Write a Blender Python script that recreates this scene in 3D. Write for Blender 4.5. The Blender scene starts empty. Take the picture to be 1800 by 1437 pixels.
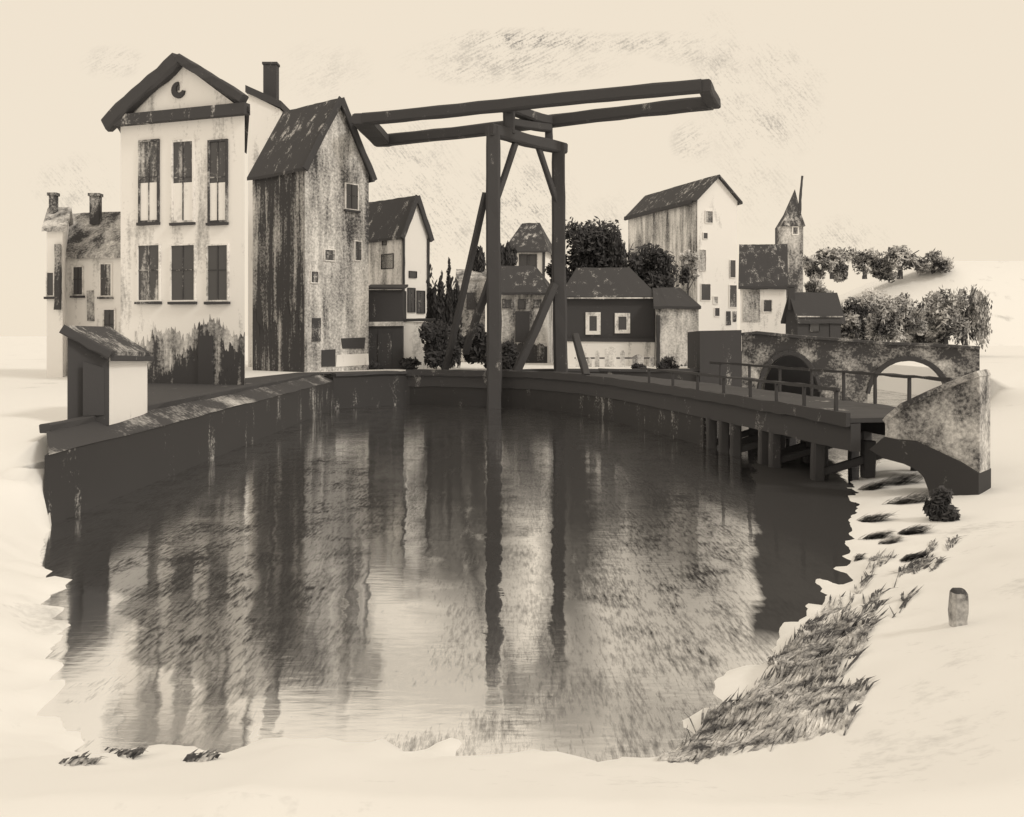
import bpy, bmesh, math, random
from mathutils import Vector, Matrix
R = math.radians
random.seed(7)
SC = bpy.context.scene
COL = SC.collection
# ------------------------------------------------------------------ camera
F, CX, HY, H = 1700.0, 900.0, 590.0, 3.0      # focal length in photo pixels, centre column, horizon row, eye height
cam = bpy.data.cameras.new("camera"); camo = bpy.data.objects.new("camera", cam); COL.objects.link(camo)
camo.location = (0, 0, H); camo.rotation_euler = (R(90), 0, 0)
cam.sensor_width = 36; cam.lens = 36*F/1800; cam.shift_y = -(718.5-HY)/1800
cam.clip_start = 0.1; cam.clip_end = 4000
SC.camera = camo
# ------------------------------------------------------------------ view, sky, sun
SC.view_settings.view_transform = 'Standard'; SC.view_settings.look = 'None'
SC.view_settings.gamma = 1; SC.view_settings.exposure = 0; SC.view_settings.use_curve_mapping = False
SUN_EL, SUN_AZ = 38, 125                        # degrees; azimuth clockwise from +Y
world = bpy.data.worlds.new("World"); SC.world = world; world.use_nodes = True
wn, wl = world.node_tree.nodes, world.node_tree.links
wn.clear()

def nd(nt, typ, **kw):
    n = nt.nodes.new(typ)
    for k, v in kw.items():
        if k.startswith('i_'): n.inputs[k[2:]].default_value = v
        else: setattr(n, k, v)
    return n
def mth(nt, op, a, b=None, clamp=False):
    n = nt.nodes.new('ShaderNodeMath'); n.operation = op; n.use_clamp = clamp
    for i, x in enumerate((a, b)):
        if x is None: continue
        if isinstance(x, (int, float)): n.inputs[i].default_value = x
        else: nt.links.new(x, n.inputs[i])
    return n.outputs[0]
def vmth(nt, op, a, b=None):
    n = nt.nodes.new('ShaderNodeVectorMath'); n.operation = op
    for i, x in enumerate((a, b)):
        if x is None: continue
        if isinstance(x, (tuple, list)): n.inputs[i].default_value = x
        else: nt.links.new(x, n.inputs[i])
    return n.outputs[0]
def noise(nt, vec, scale, detail=3.0, rough=.55, dist=0.0):
    n = nt.nodes.new('ShaderNodeTexNoise'); n.inputs['Scale'].default_value = scale
    n.inputs['Detail'].default_value = detail; n.inputs['Roughness'].default_value = rough; n.inputs['Distortion'].default_value = dist
    nt.links.new(vec, n.inputs['Vector']); return n.outputs[0]
def mixc(nt, fac, a, b):
    n = nt.nodes.new('ShaderNodeMix'); n.data_type = 'RGBA'
    if isinstance(fac, (int, float)): n.inputs[0].default_value = fac
    else: nt.links.new(fac, n.inputs[0])
    for i, x in ((6, a), (7, b)):
        if isinstance(x, (tuple, list)): n.inputs[i].default_value = (*x[:3], 1)
        else: nt.links.new(x, n.inputs[i])
    return n.outputs[2]
def ellipse(nt, x, y, cx, cy, rx, ry, rot=0, soft=.5, box=False):
    """soft mask: 1 inside an ellipse of the plane (x, y), 0 outside"""
    c, s = math.cos(rot), math.sin(rot)
    dx = mth(nt, 'SUBTRACT', x, cx); dy = mth(nt, 'SUBTRACT', y, cy)
    a = mth(nt, 'ADD', mth(nt, 'MULTIPLY', dx, c/rx), mth(nt, 'MULTIPLY', dy, s/rx))
    b = mth(nt, 'ADD', mth(nt, 'MULTIPLY', dx, -s/ry), mth(nt, 'MULTIPLY', dy, c/ry))
    if box: r = mth(nt, 'MAXIMUM', mth(nt, 'ABSOLUTE', a), mth(nt, 'ABSOLUTE', b))
    else: r = mth(nt, 'SQRT', mth(nt, 'ADD', mth(nt, 'MULTIPLY', a, a), mth(nt, 'MULTIPLY', b, b)))
    return mth(nt, 'DIVIDE', mth(nt, 'SUBTRACT', 1.0+soft/2, r), soft, True)

CREAM = (0.895, 0.785, 0.632)
def build_sky():
    nt = world.node_tree
    out = nd(nt, 'ShaderNodeOutputWorld'); bg = nd(nt, 'ShaderNodeBackground', i_Strength=0.1)
    sky = nd(nt, 'ShaderNodeTexSky', sky_type='NISHITA', sun_disc=False)
    sky.sun_elevation = R(SUN_EL); sky.sun_rotation = R(SUN_AZ)
    geo = nd(nt, 'ShaderNodeTexCoord'); d = geo.outputs['Generated']
    sx = nd(nt, 'ShaderNodeSeparateXYZ'); nt.links.new(d, sx.inputs[0])
    yy = mth(nt, 'MAXIMUM', sx.outputs[1], 0.05)
    u = mth(nt, 'DIVIDE', sx.outputs[0], yy); v = mth(nt, 'DIVIDE', sx.outputs[2], yy)   # tangent of azimuth / of elevation
    def e(px, py, rx, ry, rot=0, soft=1.4): return ellipse(nt, u, v, (px-CX)/F, (HY-py)/F, rx/F, ry/F, rot, soft)
    cmb = nd(nt, 'ShaderNodeCombineXYZ'); nt.links.new(u, cmb.inputs[0]); nt.links.new(v, cmb.inputs[1])
    # wind-combed wisps: noise stretched along one direction, broken by a fine second noise
    def wisps(rot, sc, dense, seed):
        m = nd(nt, 'ShaderNodeMapping'); nt.links.new(cmb.outputs[0], m.inputs[0])
        m.vector_type = 'TEXTURE'; m.inputs['Rotation'].default_value = (0, 0, R(rot)); m.inputs['Scale'].default_value = (1, .13, 1); m.inputs['Location'].default_value = (seed, seed*.7, 0)
        n1 = noise(nt, m.outputs[0], sc, 4, .6)
        n2 = noise(nt, cmb.outputs[0], 34, 4, .6, 0)
        n3 = noise(nt, cmb.outputs[0], 420, 2, .6, 0)
        s = mth(nt, 'ADD', mth(nt, 'MULTIPLY', n1, .45), mth(nt, 'ADD', mth(nt, 'MULTIPLY', n2, .4), mth(nt, 'MULTIPLY', n3, .3)))
        return mth(nt, 'MULTIPLY', mth(nt, 'SUBTRACT', s, dense), 7, True)
    wA, wB = wisps(28, 60, .55, 2.3), wisps(-50, 60, .575, 5.1)
    masks = []
    def cl(w, k, *a, **kw): masks.append(mth(nt, 'MULTIPLY', mth(nt, 'MULTIPLY', e(*a, **kw), w), k))
    cl(wA, 1.0, 935, 72, 105, 15); cl(wA, 1.0, 930, 72, 75, 13); cl(wA, .5, 1120, 78, 110, 14, .05); cl(wA, .5, 900, 108, 130, 30); cl(wA, .35, 1210, 95, 90, 16, -.2); cl(wA, .5, 830, 128, 60, 14)
    cl(wB, .45, 1275, 150, 40, 90, .2); cl(wB, .45, 1370, 125, 60, 35, -.4); cl(wB, .45, 1400, 175, 30, 60); cl(wB, .5, 1340, 215, 75, 45); cl(wA, .55, 1215, 250, 25, 25); cl(wB, .25, 1320, 320, 60, 60)
    cl(wB, .65, 745, 370, 85, 60, -.6); cl(wB, .5, 720, 290, 70, 55, -.6); cl(wB, .75, 910, 365, 70, 70); cl(wA, .2, 570, 130, 60, 40); cl(wB, .3, 1060, 395, 60, 30, .5); cl(wB, .45, 1480, 425, 60, 30)
    cl(wB, .4, 130, 330, 50, 40); cl(wA, .35, 200, 110, 40, 20)
    tot = masks[0]
    for m in masks[1:]: tot = mth(nt, 'MAXIMUM', tot, m)
    deck = mixc(nt, tot, tuple(10*c for c in CREAM), (1.6, 1.45, 1.3))
    col = mixc(nt, .965, sky.outputs[0], deck)
    nt.links.new(col, bg.inputs[0]); nt.links.new(bg.outputs[0], out.inputs[0])
build_sky()
sun = bpy.data.lights.new("sun", 'SUN'); sun.energy = 1.1; sun.angle = R(10); sun.color = (1, .93, .82)
suno = bpy.data.objects.new("sun", sun); COL.objects.link(suno)
ca, sa = math.cos(R(SUN_EL)), math.sin(R(SUN_EL))
suno.rotation_euler = Vector((math.sin(R(SUN_AZ))*ca, math.cos(R(SUN_AZ))*ca, sa)).to_track_quat('Z', 'Y').to_euler()
SC.cycles.max_bounces = 6; SC.cycles.diffuse_bounces = 3; SC.cycles.glossy_bounces = 3

# ------------------------------------------------------------------ materials
INK, PALE = (.072, .071, .075), (.90, .885, .87)
def ink(name, cov, contrast=4.0, sc=(1.5, 1.5, .2), seed=0.0, grain=14.0, gk=.35, dark=INK, light=PALE, rough=.85, bump=.15, sheen=.2, course=0):
    """weathered surface: dark paint, tar or grime over pale plaster or bare wood, in streaks; cov = how much of it is dark"""
    m = bpy.data.materials.new(name); m.use_nodes = True; nt = m.node_tree
    b = nt.nodes['Principled BSDF']; b.inputs['Roughness'].default_value = rough
    b.inputs['Specular IOR Level'].default_value = sheen
    g = nd(nt, 'ShaderNodeNewGeometry')
    mp = nd(nt, 'ShaderNodeMapping'); nt.links.new(g.outputs['Position'], mp.inputs[0])
    mp.inputs['Scale'].default_value = sc; mp.inputs['Location'].default_value = (seed*3.7, seed*1.9, seed*2.3)
    n1 = noise(nt, mp.outputs[0], 1.0, 5, .6, .3)
    n2 = noise(nt, g.outputs['Position'], grain, 3, .7)
    n3 = noise(nt, g.outputs['Position'], .35, 3, .5)
    s = mth(nt, 'ADD', n1, mth(nt, 'MULTIPLY', mth(nt, 'SUBTRACT', n2, .5), gk))
    s = mth(nt, 'ADD', s, mth(nt, 'MULTIPLY', mth(nt, 'SUBTRACT', n3, .5), .5))
    thr = .5 - (cov-.5)*.75
    f = mth(nt, 'ADD', mth(nt, 'MULTIPLY', mth(nt, 'SUBTRACT', s, thr), contrast), .5, True)
    c = mixc(nt, f, light, dark)
    nt.links.new(c, b.inputs['Base Color'])
    if bump:
        bp = nd(nt, 'ShaderNodeBump'); bp.inputs['Strength'].default_value = bump; bp.inputs['Distance'].default_value = .03
        if course:      # rows of tiles or bricks
            sp = nd(nt, 'ShaderNodeSeparateXYZ'); nt.links.new(g.outputs['Position'], sp.inputs[0])
            fr = mth(nt, 'FRACT', mth(nt, 'ADD', mth(nt, 'DIVIDE', sp.outputs[2], course), mth(nt, 'MULTIPLY', n3, .4)))
            hb = mth(nt, 'ADD', s, mth(nt, 'MULTIPLY', mth(nt, 'POWER', fr, 2.0), 1.2)); nt.links.new(hb, bp.inputs['Height']); bp.inputs['Strength'].default_value = .45
        else: nt.links.new(s, bp.inputs['Height']); nt.links.new(bp.outputs[0], b.inputs['Normal'])
    return m
M = {}
M['timber'] = ink('tarred_timber', .97, 3, (2, 2, 1), 1, 22, .5)
M['timber_worn'] = ink('worn_timber', .74, 3, (2, 2, .8), 2, 14, .5)
M['roof'] = ink('dark_tiles', .86, 3.4, (2.6, 2.6, .7), 3, 14, .6, course=.22)
M['roof_streaky'] = ink('streaky_tiles', .80, 4, (2.8, 2.8, .4), 4, 12, .5, course=.25)
M['roof_patchy'] = ink('patchy_tiles', .78, 3, (1.6, 1.6, 1.0), 31, 14, .6)
M['tower'] = ink('tower_stone', .68, 2.2, (.5, .5, .25), 32, 4, .6)
M['roof_grey'] = ink('grey_tiles', .58, 2.6, (1.3, 1.3, .8), 5, 12, .5)
M['white'] = ink('white_plaster', .20, 3.4, (1.6, 1.6, .22), 6, 9, .35)
M['white_clean'] = ink('lit_white_wall', .10, 2.8, (1.2, 1.2, .4), 7, 9, .3)
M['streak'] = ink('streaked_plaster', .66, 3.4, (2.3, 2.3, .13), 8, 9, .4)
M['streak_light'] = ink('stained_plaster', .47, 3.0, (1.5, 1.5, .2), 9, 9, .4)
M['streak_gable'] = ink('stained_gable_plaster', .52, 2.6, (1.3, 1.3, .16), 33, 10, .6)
M['grey'] = ink('grey_render', .50, 2.2, (1.5, 1.5, .5), 10, 10, .6)
M['dark'] = ink('tarred_or_shaded_wall', .95, 3, (1.6, 1.6, .5), 11, 12, .5)
M['plinth'] = ink('dark_plinth', .80, 3.2, (2.6, 2.6, .16), 12, 10, .4)
M['quay'] = ink('wet_quay_brick', .93, 2.6, (1.6, 1.6, .5), 13, 14, .6, course=.16, dark=(.052, .051, .053))
M['berm'] = ink('stone_revetment', .74, 2.5, (.5, .35, 1.2), 14, 10, .5)
M['stone'] = ink('bridge_stone', .68, 2.4, (.9, .9, 1.1), 15, 10, .55)
M['stone_light'] = ink('parapet_stone', .60, 2.3, (1.2, 1.2, 1.0), 16, 14, .6)
M['pane'] = ink('window_glass', .80, 3, (3, 3, .5), 17, 10, .5, rough=.35, bump=0, sheen=.5)
M['pane_black'] = ink('dark_window_glass', .96, 3, (3, 3, .6), 18, 10, .4, rough=.3, bump=0, sheen=.5)
M['frame'] = ink('old_joinery', .28, 3, (2, 2, 1), 19, 10, .5)
M['road'] = ink('dark_cobbles', .93, 4, (1.1, .7, 1), 20, 6, .5)
M['ground'] = ink('pale_gravel', -.03, 2.0, (.35, .35, .35), 21, 8, .35, bump=.05, light=(.865, .86, .85))
M['bank'] = M['ground']
M['leaf'] = ink('dark_leaves', .96, 3, (2, 2, 2), 22, 6, .5, bump=0)
M['leaf_grey'] = ink('grey_leaves', .60, 3, (.7, .7, .7), 23, 4, .5, bump=0)  # distance fade of the far trees put into a lighter leaf colour
M['leaf_pale'] = ink('far_leaves', .46, 3, (.25, .25, .25), 24, 3, .5, bump=0)
M['grass'] = ink('dry_dark_grass', .62, 3, (3, 3, 3), 25, 12, .5, bump=0)
M['bark'] = ink('bark', .85, 3, (3, 3, .5), 26, 10, .5)

# ------------------------------------------------------------------ helpers
def P(px, py, Y): return Vector(((px-CX)/F*Y, Y, H-(py-HY)/F*Y))
def G(px, py, z=0.0):
    Y = F*(H-z)/(py-HY); return Vector(((px-CX)/F*Y, Y, z))
QZ = 1.4
class MB:
    def __init__(s): s.v, s.f = [], []
    def add(s, vs, fs):
        o = len(s.v); s.v += [Vector(x) for x in vs]; s.f += [tuple(i+o for i in f) for f in fs]
    def prism(s, pts, z0, z1):
        """vertical prism over a plan polygon; z may be a number or one value per corner"""
        n = len(pts); a = [z0]*n if isinstance(z0, (int, float)) else z0; b = [z1]*n if isinstance(z1, (int, float)) else z1
        s.add([(p[0], p[1], a[i]) for i, p in enumerate(pts)]+[(p[0], p[1], b[i]) for i, p in enumerate(pts)],
              [tuple(range(n))[::-1], tuple(range(n, 2*n))]+[(i, (i+1) % n, n+(i+1) % n, n+i) for i in range(n)])
    def slab(s, pts, t, nrm=None):
        """a polygon in space given thickness t along its normal"""
        pts = [Vector(p) for p in pts]
        if nrm is None:
            nrm = (pts[1]-pts[0]).cross(pts[-1]-pts[0]).normalized()
        n = len(pts)
        s.add(pts+[p+nrm*t for p in pts], [tuple(range(n))[::-1], tuple(range(n, 2*n))]+[(i, (i+1) % n, n+(i+1) % n, n+i) for i in range(n)])
    def beam(s, a, b, w, h, up=(0, 0, 1), seg=8, jit=.06, taper=1.0):
        """square-hewn timber from a to b with a slightly uneven surface"""
        a, b = Vector(a), Vector(b); d = (b-a).normalized(); up = Vector(up)
        if abs(d.dot(up)) > .95: up = Vector((0, 1, 0))
        x = d.cross(up).normalized(); y = x.cross(d).normalized()
        rings = []; ph = random.uniform(0, 6); L_ = (b-a).length; wa = min(.035, .05*w) if L_ > 3 else 0
        for i in range(seg+1):
            t = i/seg; c = a.lerp(b, t)+x*(wa*math.sin(ph+t*5))+y*(wa*math.sin(2*ph+t*7)); k = 1+(taper-1)*t; r = []
            for sx, sy in ((-1, -.72), (-.72, -1), (.72, -1), (1, -.72), (1, .72), (.72, 1), (-.72, 1), (-1, .72)):
                r.append(c+x*(sx*w/2*k*(1+random.uniform(-jit, jit)))+y*(sy*h/2*k*(1+random.uniform(-jit, jit))))
            rings.append(r)
        fs = [(tuple(range(8)))[::-1], tuple(range(8*seg, 8*seg+8))]
        for i in range(seg):
            for j in range(8): fs.append((8*i+j, 8*i+(j+1) % 8, 8*i+8+(j+1) % 8, 8*i+8+j))
        s.add([v for r in rings for v in r], fs)
    def build(s, name, mat, parent=None, origin=None):
        me = bpy.data.meshes.new(name)
        o = Vector(origin) if origin is not None else (parent.location.copy() if parent and parent.parent is None else Vector((0, 0, 0)))
        if parent and parent.parent: o = parent.parent.location.copy()
        me.from_pydata([v-o for v in s.v], [], s.f)
        bm = bmesh.new(); bm.from_mesh(me); bmesh.ops.recalc_face_normals(bm, faces=bm.faces); bm.to_mesh(me); bm.free()
        me.materials.append(M[mat] if isinstance(mat, str) else mat)
        ob = bpy.data.objects.new(name, me); COL.objects.link(ob)
        if parent:
            ob.parent = parent
        else: ob.location = o
        return ob
def tag(o, label, cat, group=None):
    o['label'] = label; o['category'] = cat
    if group: o['group'] = group
    return o
def struct(o): o['kind'] = 'structure'; return o
def thing(name, loc, label, cat, group=None):
    o = bpy.data.objects.new(name, None); COL.objects.link(o); o.location = Vector(loc); o.empty_display_size = .3
    return tag(o, label, cat, group)
def jag(a, b, n, amp):
    return [a+(b-a)*i/n+random.uniform(-amp, amp) for i in range(n+1)]

# ------------------------------------------------------------------ water, ground, banks
Q = -7.3
shore = [G(x, y) for x, y in ((79, 925), (82, 1000), (104, 1025), (108, 1100), (112, 1200), (118, 1290), (150, 1318), (250, 1300), (330, 1322), (392, 1322),
         (425, 1290), (500, 1285), (560, 1296), (640, 1300), (740, 1308), (830, 1322), (960, 1326), (1080, 1328), (1150, 1330), (1195, 1270), (1240, 1225), (1330, 1145), (1425, 1072), (1462, 1010), (1478, 950), (1490, 895))]
right = [Vector((6.75, 19.6, 0)), Vector((8.6, 23, 0)), Vector((13, 30, 0)), Vector((19.8, 40.5, 0))]
rest = [Vector((19.8, 76, 0)), Vector((10.4, 76, 0)), Vector((10.4, 44.6, 0)), Vector((4, 44.6, 0)), Vector((-4.6, 42.2, 0)), Vector((Q, 39.5, 0)), Vector((Q, 15.1, 0))]
poly = [Vector((p.x, p.y)) for p in shore+right+rest]
ns = len(shore)+len(right)-1
segs = [(poly[i], poly[(i+1) % len(poly)], 's' if i < ns else 'q') for i in range(len(poly))]
segs[-1] = (poly[-1], poly[0], 's')
def inside(p):
    c = False; j = len(poly)-1
    for i in range(len(poly)):
        a, b = poly[i], poly[j]
        if (a.y > p.y) != (b.y > p.y) and p.x < (b.x-a.x)*(p.y-a.y)/(b.y-a.y)+a.x: c = not c
        j = i
    return c
def sdist(p, a, b):
    d = b-a; t = max(0, min(1, (p-a).dot(d)/max(1e-9, d.length_squared))); return (p-(a+d*t)).length
from mathutils import noise as mnoise
def ground_z(x, y):
    p = Vector((x, y)); ds = dq = 1e9
    for a, b, k in segs:
        d = sdist(p, a, b)
        if k == 's': ds = min(ds, d)
        else: dq = min(dq, d)
    if inside(p):
        if dq <= ds: return -1.2
        rag = .10*mnoise.noise((x*2.3, y*1.6, 3))+.07*mnoise.noise((x*6, y*3.4, 7))
        return max(-1.2, -.02-.38*ds+(rag if y < 13 else rag*.4))
    if dq < .5 and dq < ds: return -1.2
    if x > Q-.75 and 15.2 < y < 39.6 and x < 0: return .9
    sl = .33-.23*max(0, min(1, (y-10)/4))*(1 if x > 3 else 0)
    rag = .10*mnoise.noise((x*2.3, y*1.6, 3))+.07*mnoise.noise((x*6, y*3.4, 7))
    hs = min(QZ, -.02+sl*ds+rag*max(.25, 1-ds*.5)*(1 if y < 13 else .4)+.05*min(1, ds)+.02*mnoise.noise((x*.9, y*.9, 0))*min(1, ds))
    if y < 4: hs = min(hs, .9)
    hq = QZ
    wq, ws = 1/(dq+.05)**2, 1/(ds+.05)**2
    return (hs*ws+hq*wq)/(ws+wq)
def build_ground():
    xs = [-900, -500, -250, -120, -60, -40, -28, -20]+[-16+i*.4 for i in range(16)]+[-9.6+i*.15 for i in range(132)]+[10.2+i*.5 for i in range(24)]+[23, 26, 32, 45, 70, 120, 250, 500, 900]
    ys = [-200, -60, -20, -8, -3, 0, 2]+[3+i*.3 for i in range(10)]+[6+i*.14 for i in range(100)]+[20+i*.45 for i in range(60)]+[47.5, 50, 55, 62, 70, 75, 76.5, 78, 85, 100, 140, 200, 320, 600, 1200, 2500]
    me = bpy.data.meshes.new('ground'); vs = []; fs = []
    for y in ys:
        for x in xs: vs.append((x, y, ground_z(x, y)))
    n = len(xs)
    for j in range(len(ys)-1):
        for i in range(n-1): fs.append((j*n+i, j*n+i+1, (j+1)*n+i+1, (j+1)*n+i))
    me.from_pydata(vs, [], fs); me.materials.append(M['ground'])
    for p in me.polygons: p.use_smooth = True
    o = bpy.data.objects.new('ground', me); COL.objects.link(o); struct(o)
build_ground()

def build_water():
    m = bpy.data.materials.new('canal_water'); m.use_nodes = True; nt = m.node_tree; nt.nodes.clear()
    out = nd(nt, 'ShaderNodeOutputMaterial'); dif = nd(nt, 'ShaderNodeBsdfDiffuse'); gl = nd(nt, 'ShaderNodeBsdfAnisotropic'); mx = nd(nt, 'ShaderNodeMixShader')
    g = nd(nt, 'ShaderNodeNewGeometry'); pos = g.outputs['Position']
    sp = nd(nt, 'ShaderNodeSeparateXYZ'); nt.links.new(pos, sp.inputs[0]); x, y = sp.outputs[0], sp.outputs[1]
    # slicks and ripples: mirror patches between duller ones
    mp = nd(nt, 'ShaderNodeMapping'); nt.links.new(pos, mp.inputs[0]); mp.inputs['Scale'].default_value = (2.3, .32, 1)
    n1 = noise(nt, mp.outputs[0], 1.0, 4, .6, .4)
    n2 = noise(nt, pos, 1.1, 4, .6, .5)
    mp3 = nd(nt, 'ShaderNodeMapping'); nt.links.new(pos, mp3.inputs[0]); mp3.inputs['Scale'].default_value = (24, 3.2, 1)
    n3 = noise(nt, mp3.outputs[0], 1.0, 3, .75)
    s = mth(nt, 'ADD', mth(nt, 'ADD', mth(nt, 'MULTIPLY', n1, .5), mth(nt, 'MULTIPLY', n2, .6)), mth(nt, 'MULTIPLY', mth(nt, 'SUBTRACT', n3, .5), .95))
    # painted dark reflections of the footbridge, posts and shrubs, with ragged outlines
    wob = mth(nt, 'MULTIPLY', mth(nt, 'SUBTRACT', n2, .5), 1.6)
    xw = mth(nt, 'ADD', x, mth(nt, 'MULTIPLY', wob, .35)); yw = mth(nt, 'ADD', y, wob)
    def patch_(pa, pb, r, soft=.35):
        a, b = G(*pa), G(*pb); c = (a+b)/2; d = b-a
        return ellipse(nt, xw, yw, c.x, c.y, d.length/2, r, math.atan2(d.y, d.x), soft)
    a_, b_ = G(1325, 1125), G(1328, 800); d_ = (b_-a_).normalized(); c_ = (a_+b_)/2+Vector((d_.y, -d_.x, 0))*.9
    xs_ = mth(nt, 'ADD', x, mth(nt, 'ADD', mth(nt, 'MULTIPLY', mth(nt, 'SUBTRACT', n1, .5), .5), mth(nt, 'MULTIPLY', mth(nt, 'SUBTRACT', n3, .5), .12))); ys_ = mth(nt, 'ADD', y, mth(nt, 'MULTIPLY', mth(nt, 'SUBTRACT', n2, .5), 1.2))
    dark_refl = ellipse(nt, xs_, ys_, c_.x, c_.y, (b_-a_).length/2, .9, math.atan2(d_.y, d_.x), .1, True)  # dark reflection of the footbridge, painted into the water
    mid = mth(nt, 'MULTIPLY', patch_((825, 1085), (805, 780), .9, .5), mth(nt, 'MULTIPLY', mth(nt, 'SUBTRACT', n1, .18), 4, True))  # dark reflections below the posts and shrubs, painted in the same way
    mid = mth(nt, 'MAXIMUM', mid, mth(nt, 'MULTIPLY', patch_((1008, 1200), (1006, 760), .40, .6), mth(nt, 'MULTIPLY', mth(nt, 'SUBTRACT', n1, .18), 4, True)))
    dark_refl = mth(nt, 'MAXIMUM', dark_refl, mth(nt, 'MULTIPLY', mid, .9))
    dull = [patch_((370, 1235), (340, 900), 1.5, .6), patch_((560, 1010), (560, 800), 1.3, .5), patch_((1190, 1220), (1180, 780), 1.1, .8)]
    bright = patch_((620, 1315), (600, 1205), 1.3, .5)
    for k in (patch_((700, 1200), (690, 940), .42, .5), patch_((175, 1320), (130, 1020), .42, .5), patch_((215, 1330), (225, 1190), .5, .6)): bright = mth(nt, 'MAXIMUM', bright, k)
    w = dull[0]
    for k in dull[1:]: w = mth(nt, 'MAXIMUM', w, k)
    fac = mth(nt, 'ADD', mth(nt, 'MULTIPLY', mth(nt, 'SUBTRACT', s, .55), 2.1), .90, True)
    w = mth(nt, 'MULTIPLY', w, mth(nt, 'SUBTRACT', 1.0, bright))
    fac = mth(nt, 'SUBTRACT', fac, mth(nt, 'MULTIPLY', w, .52), True)
    fac = mth(nt, 'ADD', fac, mth(nt, 'MULTIPLY', bright, .4), True)
    fac = mth(nt, 'MULTIPLY', fac, mth(nt, 'SUBTRACT', 1.0, mth(nt, 'MULTIPLY', dark_refl, .97)))
    nt.links.new(fac, mx.inputs[0])
    dif.inputs['Color'].default_value = (.05, .049, .05, 1)
    gl.inputs['Color'].default_value = (.97, .97, .97, 1); gl.inputs['Roughness'].default_value = .04; gl.inputs['Anisotropy'].default_value = -.9
    tg = nd(nt, 'ShaderNodeCombineXYZ', i_X=0.0, i_Y=1.0); nt.links.new(tg.outputs[0], gl.inputs['Tangent'])
    # ripples run across the canal, so they draw reflections out along it
    mpb = nd(nt, 'ShaderNodeMapping'); nt.links.new(pos, mpb.inputs[0]); mpb.inputs['Scale'].default_value = (.5, 1.6, 1)
    nb = noise(nt, mpb.outputs[0], 6, 3, .5, .2)
    mpc = nd(nt, 'ShaderNodeMapping'); nt.links.new(pos, mpc.inputs[0]); mpc.inputs['Scale'].default_value = (1.3, .5, 1)
    nc = noise(nt, mpc.outputs[0], 1.6, 2, .5, .2)
    hgt = mth(nt, 'ADD', mth(nt, 'MULTIPLY', nb, .006), mth(nt, 'MULTIPLY', nc, .022))
    bp = nd(nt, 'ShaderNodeBump'); bp.inputs['Strength'].default_value = .2; bp.inputs['Distance'].default_value = 1.0
    nt.links.new(hgt, bp.inputs['Height']); nt.links.new(bp.outputs[0], gl.inputs['Normal'])
    nt.links.new(dif.outputs[0], mx.inputs[1]); nt.links.new(gl.outputs[0], mx.inputs[2]); nt.links.new(mx.outputs[0], out.inputs[0])
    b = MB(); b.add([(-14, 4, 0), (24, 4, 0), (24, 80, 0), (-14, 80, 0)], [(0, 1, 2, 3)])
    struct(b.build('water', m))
build_water()

# quay walls, with a stone revetment and a dark coping
def build_quays():
    t = thing('quay_wall', (Q, 28, 0), 'long dark brick quay wall with a coping along the left canal bank', 'quay wall')
    b = MB(); b.prism([(Q, 15.1), (Q, 39.5), (Q-.25, 39.6), (Q-.25, 15.9)], -1.2, 1.12); b.build('wall', 'quay', t)
    n = 24
    b = MB(); vs = []; fs = []
    for i in range(n+1):
        y = 15.2+(39.5-15.2)*i/n
        yb = max(y, 16.3)
        vs += [(Q+.02, y, 1.125+random.uniform(-.02, .02)), (Q-.55, yb, 1.4+random.uniform(-.02, .02)), (Q-.55, yb, 1.0)]
    for i in range(n): fs += [(3*i, 3*i+3, 3*i+4, 3*i+1)]
    b.add(vs, fs); b.build('revetment', 'berm', t)
    b = MB(); b.beam((Q-.62, 16.4, 1.42), (Q-.62, 39.3, 1.42), .2, .16, seg=30, jit=.15); b.build('coping', 'timber', t)
    t = thing('quay_wall', (0, 43, 0), 'dark brick quay wall across the canal below the drawbridge', 'quay wall')
    L = [(Q, 39.5), (-4.6, 42.2), (4, 44.6), (10.4, 44.6)]
    b = MB()
    b.prism(L+[(10.4, 45.7), (3.9, 45.7), (-5.2, 43.3), (Q-.75, 40.1)], -1.2, 1.32); b.build('wall', 'quay', t)
    b = MB()
    for a, c in zip(L, L[1:]): b.beam((a[0], a[1]+.1, 1.39), (c[0], c[1]+.1, 1.39), .35, .14, seg=14, jit=.12)
    b.build('coping', 'timber', t)
    # dark cobbled quay road
    b = MB(); L2 = [(-8.0, 21.5), (-8.0, 39.2), (-5.0, 43.2), (-5.6, 43.6), (-9.2, 41.4), (-10.2, 34), (-13.2, 33.4), (-12.6, 30), (-10.2, 25)]
    b.add([(x, y, QZ+.012) for x, y in L2], [tuple(range(len(L2)))]); struct(b.build('road', 'road'))
build_quays()

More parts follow.
